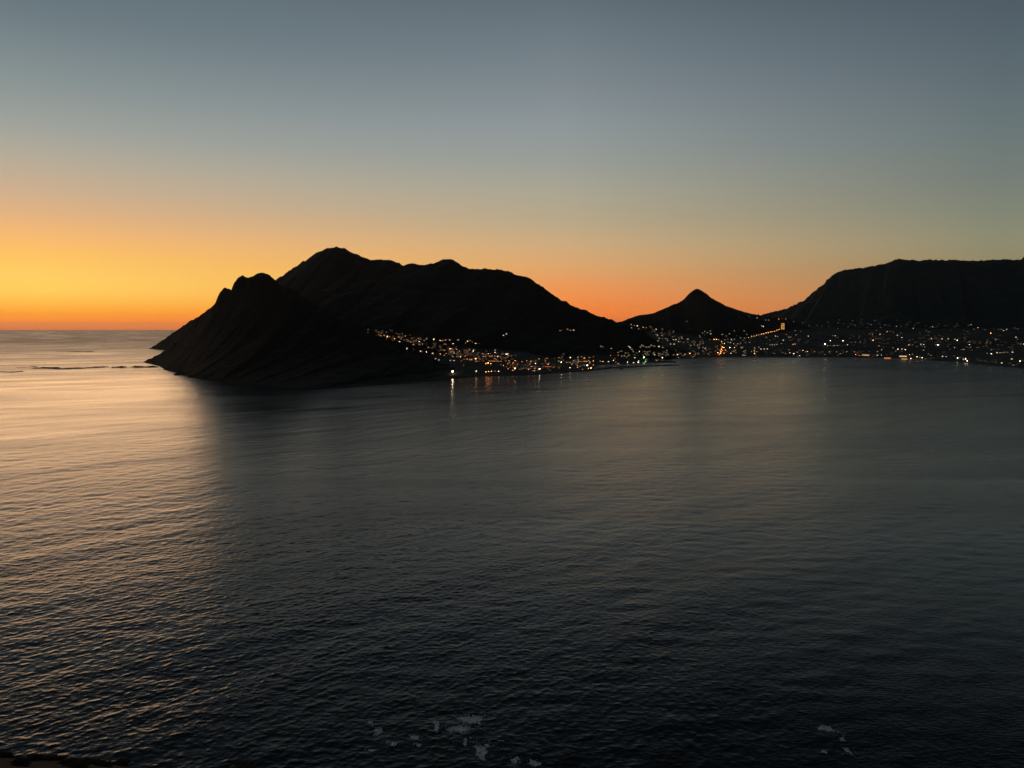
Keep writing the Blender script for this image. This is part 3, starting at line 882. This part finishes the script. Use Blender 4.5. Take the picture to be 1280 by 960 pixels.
# lamps that form strings or single themselves out get labels of their own
SPECIAL = [
    ((565.6, 466.5), 'pier_lamp', 'glaring white pier lamp alone at the dark shore with a long reflection', 'lamp'),
    ((805, 448.2), 'harbour_lamp', 'glaring green harbour lamp among the lights behind the breakwater', 'lamp'),
    ((828, 449), 'harbour_lamp', 'glaring white floodlight over the short stone mole', 'lamp'),
    ((1031.3, 431.4), 'floodlight_mast', 'brightest white floodlight at the left end of the sports field', 'floodlight'),
    ((1037.9, 427.1), 'floodlight_mast', 'white floodlight up behind the left end of the sports field', 'floodlight'),
    ((1053.9, 427.3), 'floodlight_mast', 'white floodlight up behind the right end of the sports field', 'floodlight'),
    ((1059.5, 432), 'floodlight_mast', 'white floodlight at the right end of the sports field', 'floodlight'),
    ((1091.4, 426.5), 'street_lamp', 'glaring orange street lamp alone in the suburb above the long lit beach building', 'street lamp'),
    ((1238.6, 417.8), 'street_lamp', 'glaring orange street lamp alone on the upper slope at the far right', 'street lamp'),
    ((594.7, 450.5), 'street_lamp', 'glaring orange street lamp at the lower edge of the hillside village', 'street lamp'),
    ((701.7, 454.6), 'street_lamp', 'glaring yellow street lamp at the right end of the harbour settlement', 'street lamp'),
    ((674.4, 463.4), 'harbour_lamp', 'glaring white lamp on the water edge below the harbour settlement', 'lamp'),
    ((733.9, 458.2), 'harbour_lamp', 'glaring white lamp on the harbour quay', 'lamp'),
    ((973.4, 399.8), 'street_lamp', 'bright orange lamp just up to the left of the lit tower', 'street lamp'),
    ((1010.2, 420.9), 'street_lamp', 'bright white lamp alone on the dim slope right of the lit tower', 'street lamp'),
    ((1233.9, 442.7), 'street_lamp', 'blue lamp on the low headland at the far right', 'street lamp'),
    ((862.3, 443), 'street_lamp', 'glaring orange lamp on the beach below the pointed hill', 'street lamp'),
    ((912.2, 435.8), 'street_lamp', 'glaring white lamp just right of the curved orange street', 'street lamp'),
    ((918, 435.4), 'street_lamp', 'bright white lamp second to the right of the curved orange street', 'street lamp'),
    ((913.8, 442.4), 'street_lamp', 'bright white lamp low to the right of the curved orange street', 'street lamp'),
    ((1172.4, 432.8), 'street_lamp', 'glaring white lamp in the middle of the right slope', 'street lamp'),
    ((1196.6, 426.6), 'street_lamp', 'glaring white lamp in the pair above the end of the beach', 'street lamp'),
    ((943.4, 435.9), 'street_lamp', 'bright orange lamp on top of the yellow cluster behind the beach', 'street lamp'),
]
STRINGS = [
    (lambda x, y: 607 <= x <= 624 and 465 <= y <= 468, 'orange lamp on the waterfront row below the village', 'orange waterfront lamps'),
    (lambda x, y: 607 <= x <= 615 and 455 <= y <= 457, 'orange lamp in the short row above the waterfront row', 'orange lamps above the waterfront'),
    (lambda x, y: 930 < x < 977 and abs(y - (423 - (x - 931) * (10.6 / 44))) < 1.9 and y < 424, 'lamp on the rising road to the lit tower', 'lamps on the rising road'),
    (lambda x, y: 1033 < x < 1054 and 432 <= y <= 433.6, 'white lamp in the row across the sports field', 'white lamps in the sports field row'),
    (lambda x, y: 1002 < x < 1060 and 438 <= y <= 441.2, 'lamp on the promenade behind the beach', 'promenade lamps behind the beach'),
]
ORD = ['first', 'second', 'third', 'fourth', 'fifth', 'sixth', 'seventh', 'eighth', 'ninth', 'tenth', 'eleventh', 'twelfth', 'thirteenth',
       'fourteenth', 'fifteenth', 'sixteenth', 'seventeenth', 'eighteenth', 'nineteenth', 'twentieth']
string_of = {}
for si, (fn, lb, gr) in enumerate(STRINGS):
    ids = sorted([i for i, l in enumerate(LIGHTS) if l[3] in 'oyw' and fn(l[0], l[1])], key=lambda i: LIGHTS[i][0])
    for k, i in enumerate(ids):
        string_of[i] = (f'{CN[LIGHTS[i][3]]} {lb.replace("white ", "").replace("orange ", "")}, {ORD[min(k, 19)]} from its left end', gr)
curve = [i for i, l in enumerate(LIGHTS) if l[3] in 'oy' and 892 <= l[0] <= 908 and 424.5 <= l[1] <= 445]
for i in curve:
    string_of[i] = (('orange' if LIGHTS[i][3] == 'o' else 'yellow') + f' {BN[LIGHTS[i][2]]} street lamp on the winding orange street above the beach', 'lamps on the winding orange street')

n_lamp = n_house = 0
FACE = (60.0, 900.0)
for i, (px, py, br, c) in enumerate(LIGHTS):
    p = land_on(px, py)
    if p is None:
        continue
    x, y, z = p
    rz = math.atan2(x - FACE[0], -(y - FACE[1]))   # front (-Y) turned to the bay
    rz = math.atan2(-(FACE[0] - x), -(FACE[1] - y)) if False else math.atan2(FACE[0] - x, -(FACE[1] - y))
    sp = min(SPECIAL + [((-999, -999), '', '', '')], key=lambda s: math.hypot(s[0][0] - px, s[0][1] - py))
    is_sp = math.hypot(sp[0][0] - px, sp[0][1] - py) < .9
    if is_sp: SPECIAL.remove(sp)
    lampish = is_sp or i in string_of or c in 'orgb' or br >= 4 or (br == 3 and i % 2 == 0) or (c == 'y' and (br == 2 or i % 2 == 0))
    if lampish:
        hgt = 8 if br < 4 else 13
        # the glowing head, not the foot, is what the photograph shows
        e = empty(sp[1] if is_sp else 'street_lamp', (x, y, max(z, .8) - hgt * .55), rz)
        dp, dl = lamp_meshes(c, br)
        link_part('pole', dp, e); link_part('luminaire', dl, e)
        if is_sp:
            tag(e, sp[2], sp[3])
        elif i in string_of:
            tag(e, string_of[i][0], 'street lamp', string_of[i][1])
        else:
            tag(e, f'{BN[br]} {CN[c].split()[-1]} street lamp {zone(px, py)}', 'street lamp', f'{BN[br]} {CN[c]} street lamps {zone(px, py)}')
        n_lamp += 1
    else:
        var = (i * 7) % 3
        e = empty('house', (x, y, z - 1.2), rz)
        dw, dr_, wn = house_meshes(c, br, var)
        link_part('wall', dw, e); link_part('roof', dr_, e)
        for d in wn: link_part('window', d, e)
        tag(e, f'{BN[br]} {CN[c].split()[-1]} lit house {zone(px, py)}', 'house', f'{BN[br]} {CN[c]} lit houses {zone(px, py)}')
        n_house += 1
print('lamps', n_lamp, 'houses', n_house)


# past three hundred houses: the faint rest of the town as one mass
MASS = [((470, 416), (600, 448), 7, 90, 'o'), ((560, 440), (648, 449), 6, 70, 'o'), ((642, 458), (700, 459), 5, 80, 'o'), ((700, 452), (740, 455), 6, 24, 'y'),
        ((775, 442), (855, 444), 5, 40, 'w'), ((810, 412), (880, 432), 6, 40, 'w'), ((860, 438), (1000, 440), 6, 50, 'y'), ((900, 425), (1010, 428), 7, 30, 'w'),
        ((1000, 442), (1130, 444), 4, 50, 'y'), ((1060, 425), (1180, 425), 10, 55, 'y'), ((1020, 405), (1200, 408), 6, 40, 'w'), ((1150, 428), (1275, 428), 12, 70, 'y'), ((1140, 445), (1275, 455), 3, 24, 'w')]
r9 = random.Random(5)
wl, gl = MB(), {}
for (a, b_, spread, n, c) in MASS:
    for k in range(n):
        t = r9.random()
        px = a[0] + (b_[0] - a[0]) * t; py = a[1] + (b_[1] - a[1]) * t + r9.gauss(0, spread * .5)
        p = land_on(px, py)
        if p is None or p[2] < 1.5: continue
        x, y, z = p
        w, d, h = r9.uniform(8, 13), 7, r9.uniform(3, 5.5)
        z -= .8
        wl.box(x - w / 2, x + w / 2, y - d / 2, y + d / 2, z - 4, z + h)
        b0 = len(wl.v)
        wl.v += [(x - w / 2 - .4, y - d / 2 - .4, z + h - .1), (x + w / 2 + .4, y - d / 2 - .4, z + h - .1), (x + w / 2 + .4, y + d / 2 + .4, z + h - .1), (x - w / 2 - .4, y + d / 2 + .4, z + h - .1), (x - w / 2 - .4, y, z + h + 1.8), (x + w / 2 + .4, y, z + h + 1.8)]
        wl.f += [(b0, b0 + 1, b0 + 5, b0 + 4), (b0 + 2, b0 + 3, b0 + 4, b0 + 5), (b0, b0 + 4, b0 + 3), (b0 + 1, b0 + 2, b0 + 5)]
        cc = r9.choice([c, c, 'y', 'w'])
        g = gl.setdefault((cc, r9.choice([.1, .25, .5] if px > 940 else [.5, 1.0, 1.9])), MB())
        xo = x + r9.uniform(-2, 2)
        g.box(xo - 1, xo + 1, y - d / 2 - .06, y - d / 2 + .03, z + 1.1, z + 2.5)
mass = wl.build('house_cluster', M_wall)
tag(mass, 'faintest lit houses scattered through the town around the bay', 'houses', None, 'stuff')
for (cc, st_), g in gl.items():
    g.build('window', emit_mat(cc, st_), mass)['kind'] = 'stuff'

# larger lit buildings ------------------------------------------------------
def lit_building(name, px, py, W, D, floors, cols, c, br, label, cat, fh=3.4, wfrac=.6, hfrac=.55, vary=(1,)):
    p = land_on(px, py)
    x, y, z = p
    rz = math.atan2(FACE[0] - x, -(FACE[1] - y))
    e = empty(name, (x, y, z - .5), rz)
    tag(e, label, cat)
    Hh = floors * fh
    MB().box(-W / 2, W / 2, -D / 2, D / 2, -8, Hh).build('wall', M_wall, e)
    MB().box(-W / 2 - .5, W / 2 + .5, -D / 2 - .5, D / 2 + .5, Hh + .003, Hh + .6).box(-W / 6, W / 6, -D / 5, D / 5, Hh + .6, Hh + 2.6).build('roof', M_roof, e)
    datas = {}
    rv = random.Random(int(px))
    for f_ in range(floors):
        for k in range(cols):
            cw = W / cols
            xx = -W / 2 + (k + .5) * cw
            zz = (f_ + .5) * fh
            k_ = rv.choice(vary)
            if k_ not in datas:
                o = MB().box(-cw * wfrac / 2, cw * wfrac / 2, -.08, .05, -fh * hfrac / 2, fh * hfrac / 2).build('window', emit_mat(c, br * k_, True), e)
                datas[k_] = o.data
            else:
                o = link_part('window', datas[k_], e)
            o.location = (xx, -D / 2, zz)
    return e


lit_building('tower_block', 978.4, 412.2, 23, 16, 11, 4, 't', .95, 'tall amber lit tower block at the top of the rising lamp road', 'tower', fh=3.9, wfrac=.74, hfrac=.7, vary=(.25, .7, 1.1, 1.6))
lit_building('beach_building', 1082, 444.6, 36, 12, 2, 8, 'y', 1.5, 'long low building lit yellow along the beach front', 'building')
lit_building('restaurant', 1129, 446.2, 34, 12, 2, 7, 'y', 2.0, 'golden lit beachfront restaurant with two rows of bright windows', 'restaurant')
lit_building('restaurant', 1130.5, 449.4, 26, 9, 1, 6, 'y', 2.0, 'lower golden lit pavilion on the water edge under the beachfront restaurant', 'restaurant')
lit_building('beach_building', 1109.5, 448.4, 30, 10, 2, 6, 'o', 1.5, 'dim amber lit building between the long lit building and the golden restaurant', 'building')
lit_building('warehouse', 728, 452.4, 44, 16, 1, 5, 'o', 1.1, 'low orange lit shed on the harbour quay', 'building', fh=6)
lit_building('warehouse', 617, 452.3, 40, 14, 1, 6, 'o', .55, 'long dim orange lit shed above the waterfront row', 'building', fh=5)
lit_building('warehouse', 686, 459, 46, 14, 1, 6, 'o', .5, 'dim orange lit shed below the harbour settlement', 'building', fh=5)

# ------------------------------------------------------------------ the slope under the camera and its scrub
def h_slope(x, y):
    z = 148.2 - np.maximum(y, -30) * .605 + (fbm(x / 9, y / 9, 71, 5) - .5) * .55 * np.clip(np.abs(y) / 15, .1, 1)
    z = z + 3.15 * np.exp(-((x + 32) / 19.0) ** 2 - ((y - 41) / 12.0) ** 2) - .00035 * np.maximum(np.abs(x) - 40, 0) ** 2
    z = np.where(y < -4, np.minimum(z, 148.2 + (-4 - y) * .5), z)
    z = z - np.clip((y - 190) / 40, 0, 1) ** 2 * 20
    return z


xs = np.concatenate([np.arange(-260, -70, 5), np.arange(-70, 40, .5), np.arange(40, 265, 5)])
ys = np.concatenate([np.arange(-60, -5, 2.5), np.arange(-5, 70, .5), np.arange(70, 262, 4)])
GX, GY = np.meshgrid(xs, ys)
HZ = h_slope(GX.ravel(), GY.ravel())
slope, _ = grid_mesh('hillside', np.column_stack([GX.ravel(), GY.ravel(), np.maximum(HZ, -8)]), len(ys), len(xs), M_slope)
tag(slope, 'brown scrubby hillside just under the viewpoint', None, None, 'structure')


def shrub(x, y, R, label, seed, lift=0.0):
    r = random.Random(seed)
    z = float(h_slope(np.array([x]), np.array([y]))[0])
    e = empty('shrub', (x, y, z - .05))
    tag(e, label, 'shrub', 'scrub on the near hillside')
    st, lv = MB(), MB()
    tips = []
    for k in range(14):
        a = r.uniform(0, 2 * PI); t = r.uniform(.1, 1.0)
        p1 = (math.cos(a) * R * .45 * t, math.sin(a) * R * .45 * t, R * r.uniform(.5, .8))
        p2 = (math.cos(a) * R * .95 * t, math.sin(a) * R * .95 * t, R * (1.25 - .55 * t) + r.uniform(-.1, .1))
        st.tube((0, 0, 0), p1, .035, .022, 5); st.tube(p1, p2, .022, .008, 5)
        tips += [(p1, p2)]
    for k in range(2600):
        p1, p2 = r.choice(tips)
        t = r.uniform(.1, 1.1)
        c = Vector(p1).lerp(Vector(p2), t) + Vector((r.gauss(0, R * .13), r.gauss(0, R * .13), r.gauss(0, R * .11)))
        d = Vector((r.gauss(0, 1), r.gauss(0, 1), r.uniform(.1, 1.4))).normalized()
        s = d.orthogonal().normalized()
        l, w = r.uniform(.05, .11), r.uniform(.012, .022)
        b0 = len(lv.v)
        lv.v += [tuple(c - s * w), tuple(c + d * l * .5 + s.cross(d) * .008), tuple(c + s * w), tuple(c + d * l)]
        lv.f += [(b0, b0 + 1, b0 + 3), (b0 + 1, b0 + 2, b0 + 3)]
    st.build('stem', M_twig, e)
    lv.build('foliage', M_leaf, e)
    return e


p = at(295, 962, 38)
shrub(p[0], 38, 1.2, 'round dark shrub poking up alone at the bottom edge', 1)
for k, (px, Yd, R) in enumerate([(8, 40, .34), (45, 42, .26), (85, 39, .3), (118, 41, .28), (150, 43, .3), (-30, 42, .4), (25, 37, .28), (66, 41, .24), (104, 42, .2), (58, 40, .2), (130, 40, .22), (38, 39, .24), (96, 38, .3), (74, 43, .22)]):
    q = at(px, 958, Yd)
    e = shrub(q[0], Yd, R, 'low brown scrub in the bottom left corner', 10 + k)
    e.scale = (2.4, 1.8, .85)
    e.location.z -= .1

# ------------------------------------------------------------------ sky
world = bpy.data.worlds.new('World')
scene.world = world
world.use_nodes = True
nt = world.node_tree
N, L = nt.nodes, nt.links
N.clear()
out = N.new('ShaderNodeOutputWorld')


def lin(c):
    return tuple((v / 255 / 12.92) if v / 255 <= .04045 else ((v / 255 + .055) / 1.055) ** 2.4 for v in c)


def elev(px, py):
    r = ray(px, py)
    return math.degrees(math.atan2(r[2], math.hypot(r[0], r[1])))


SKY = {  # column px: [(py, sRGB)...]
    60: [(411, (205, 100, 45)), (408, (246, 122, 24)), (402, (252, 136, 20)), (394, (253, 152, 28)), (380, (254, 184, 66)), (362, (255, 205, 92)), (345, (255, 204, 96)), (320, (253, 192, 94)),
         (295, (244, 182, 110)), (265, (221, 174, 127)), (235, (200, 171, 140)), (200, (179, 168, 149)), (158, (156, 159, 152)), (100, (132, 143, 143)), (40, (112, 126, 131)), (0, (100, 115, 122))],
    700: [(411, (236, 104, 28)), (400, (243, 118, 38)), (385, (245, 131, 54)), (370, (241, 143, 74)), (350, (230, 154, 92)), (330, (218, 164, 108)), (305, (203, 168, 124)), (275, (182, 165, 134)), (240, (168, 163, 144)),
          (200, (151, 155, 149)), (158, (140, 148, 151)), (100, (122, 133, 139)), (40, (106, 119, 126)), (0, (95, 108, 116))],
    1240: [(411, (178, 120, 74)), (390, (172, 128, 84)), (360, (158, 132, 92)), (330, (142, 132, 100)), (300, (138, 137, 112)), (265, (126, 131, 115)), (220, (114, 123, 117)), (158, (102, 116, 118)), (100, (92, 106, 112)), (40, (82, 96, 105)), (0, (76, 89, 99))],
}
UP = {60: [(29, (66, 79, 88)), (40, (42, 52, 61)), (60, (44, 54, 63)), (78, (62, 74, 84)), (90, (64, 76, 86))], 700: [(28, (62, 72, 81)), (38, (38, 47, 55)), (60, (44, 54, 63)), (78, (62, 74, 84)), (90, (64, 76, 86))],
      1240: [(26, (40, 50, 57)), (32, (20, 27, 33)), (60, (36, 45, 54)), (78, (60, 72, 82)), (90, (64, 76, 86))]}
BACK = [(-1, (36, 34, 36)), (5, (32, 34, 38)), (20, (26, 32, 38)), (50, (38, 47, 56)), (78, (60, 72, 82)), (90, (64, 76, 86))]

tc = N.new('ShaderNodeTexCoord')
sx = N.new('ShaderNodeSeparateXYZ')
L.new(tc.outputs['Generated'], sx.inputs[0])


def mth(op, a, b=None, c=None):
    n = N.new('ShaderNodeMath'); n.operation = op
    for k, v in enumerate((a, b, c)):
        if v is None: continue
        if isinstance(v, (int, float)): n.inputs[k].default_value = v
        else: L.new(v, n.inputs[k])
    return n.outputs[0]


el_ = mth('ARCSINE', sx.outputs['Z'])
el_t = mth('MULTIPLY_ADD', el_, 180 / PI / 95, 5 / 95)     # -5..90 deg -> 0..1
az_ = mth('ARCTAN2', sx.outputs['X'], sx.outputs['Y'])
AS = math.radians(-37)
dd = mth('SUBTRACT', az_, AS)
dd = mth('WRAP', dd, PI, -PI)
dd = mth('ABSOLUTE', dd)


SKY_GAIN = 1.7


def above_air(el, c):
    """sky radiance above the haze that reads as c from under it"""
    path = min(146000, 1000 / max(math.sin(math.radians(el)), 1e-3))
    T = math.exp(-HAZE * path)
    k = 1 / (T + (1 - T) * .3)
    return tuple(v * k / SKY_GAIN for v in lin(c))


def ramp(stops):
    cr = N.new('ShaderNodeValToRGB')
    cr.color_ramp.interpolation = 'LINEAR'
    e = cr.color_ramp.elements
    stops = sorted(stops)
    e[0].position = (stops[0][0] + 5) / 95; e[0].color = (*above_air(*stops[0]), 1)
    e[1].position = (stops[-1][0] + 5) / 95; e[1].color = (*above_air(*stops[-1]), 1)
    for a, c in stops[1:-1]:
        n = e.new((a + 5) / 95); n.color = (*above_air(a, c), 1)
    L.new(el_t, cr.inputs['Fac'])
    return cr.outputs['Color']


def mixc(a, b, f):
    x = N.new('ShaderNodeMix'); x.data_type = 'RGBA'
    L.new(a, x.inputs[6]); L.new(b, x.inputs[7]); L.new(f, x.inputs[0])
    return x.outputs[2]


def frac(lo, hi, mode='LINEAR'):
    m = N.new('ShaderNodeMapRange'); m.interpolation_type = mode
    m.inputs[1].default_value = lo; m.inputs[2].default_value = hi
    L.new(dd, m.inputs[0])
    return m.outputs[0]


cols = {k: ramp([(elev(k, y), c) for y, c in v] + UP[k]) for k, v in SKY.items()}
azs = {k: math.atan2(k - 640, FPX) - AS for k in SKY}
s = mixc(cols[60], cols[700], frac(azs[60], azs[700]))
s = mixc(s, cols[1240], frac(azs[700], azs[1240]))
s = mixc(s, ramp(BACK), frac(azs[1240], math.radians(130), 'SMOOTHSTEP'))
bg = N.new('ShaderNodeBackground'); L.new(s, bg.inputs['Color']); bg.inputs['Strength'].default_value = SKY_GAIN
sky = N.new('ShaderNodeTexSky'); sky.sky_type = 'NISHITA'
sky.sun_disc = False
sky.sun_elevation = math.radians(-2.5)
sky.sun_rotation = AS
bg2 = N.new('ShaderNodeBackground'); L.new(sky.outputs[0], bg2.inputs['Color']); bg2.inputs['Strength'].default_value = .05
ad = N.new('ShaderNodeAddShader')
L.new(bg.outputs[0], ad.inputs[0]); L.new(bg2.outputs[0], ad.inputs[1]); L.new(ad.outputs[0], out.inputs['Surface'])

# the air over the bay
hv = MB().box(-146000, 146000, -146000, 146000, -13, 1150).build('haze', None)
hm = bpy.data.materials.new('evening_air'); hm.use_nodes = True
hn = hm.node_tree; hn.nodes.clear()
ho = hn.nodes.new('ShaderNodeOutputMaterial'); hp = hn.nodes.new('ShaderNodeVolumePrincipled')
hp.inputs['Color'].default_value = (.86, .9, .96, 1)
hp.inputs['Density'].default_value = HAZE
hp.inputs['Anisotropy'].default_value = .65
hn.links.new(hp.outputs[0], ho.inputs['Volume'])
hv.data.materials.append(hm)
tag(hv, 'thin evening haze lying over the bay and the sea', None, None, 'stuff')
hm.cycles.homogeneous_volume = True

# the last of the sun's glow, from just above the left horizon
sd_ = bpy.data.lights.new('sun', 'SUN')
sd_.energy = .14; sd_.angle = math.radians(20); sd_.color = (1, .6, .36)
so = bpy.data.objects.new('sun', sd_); COL.objects.link(so)
ASL, ESL = math.radians(-30.5), math.radians(2.2)
dirv = Vector((math.sin(ASL) * math.cos(ESL), math.cos(ASL) * math.cos(ESL), math.sin(ESL)))
so.rotation_euler = dirv.to_track_quat('Z', 'Y').to_euler()

# ------------------------------------------------------------------ render settings
scene.view_settings.view_transform = 'Standard'
scene.view_settings.look = 'None'
scene.view_settings.exposure = 0
scene.view_settings.gamma = 1
cy = scene.cycles
cy.use_denoising = True
cy.denoiser = 'OPENIMAGEDENOISE'
cy.denoising_input_passes = 'RGB_ALBEDO_NORMAL'
cy.denoising_prefilter = 'ACCURATE'
cy.max_bounces = 5
cy.glossy_bounces = 3
cy.diffuse_bounces = 2
cy.sample_clamp_indirect = 1.5
cy.sample_clamp_direct = 0
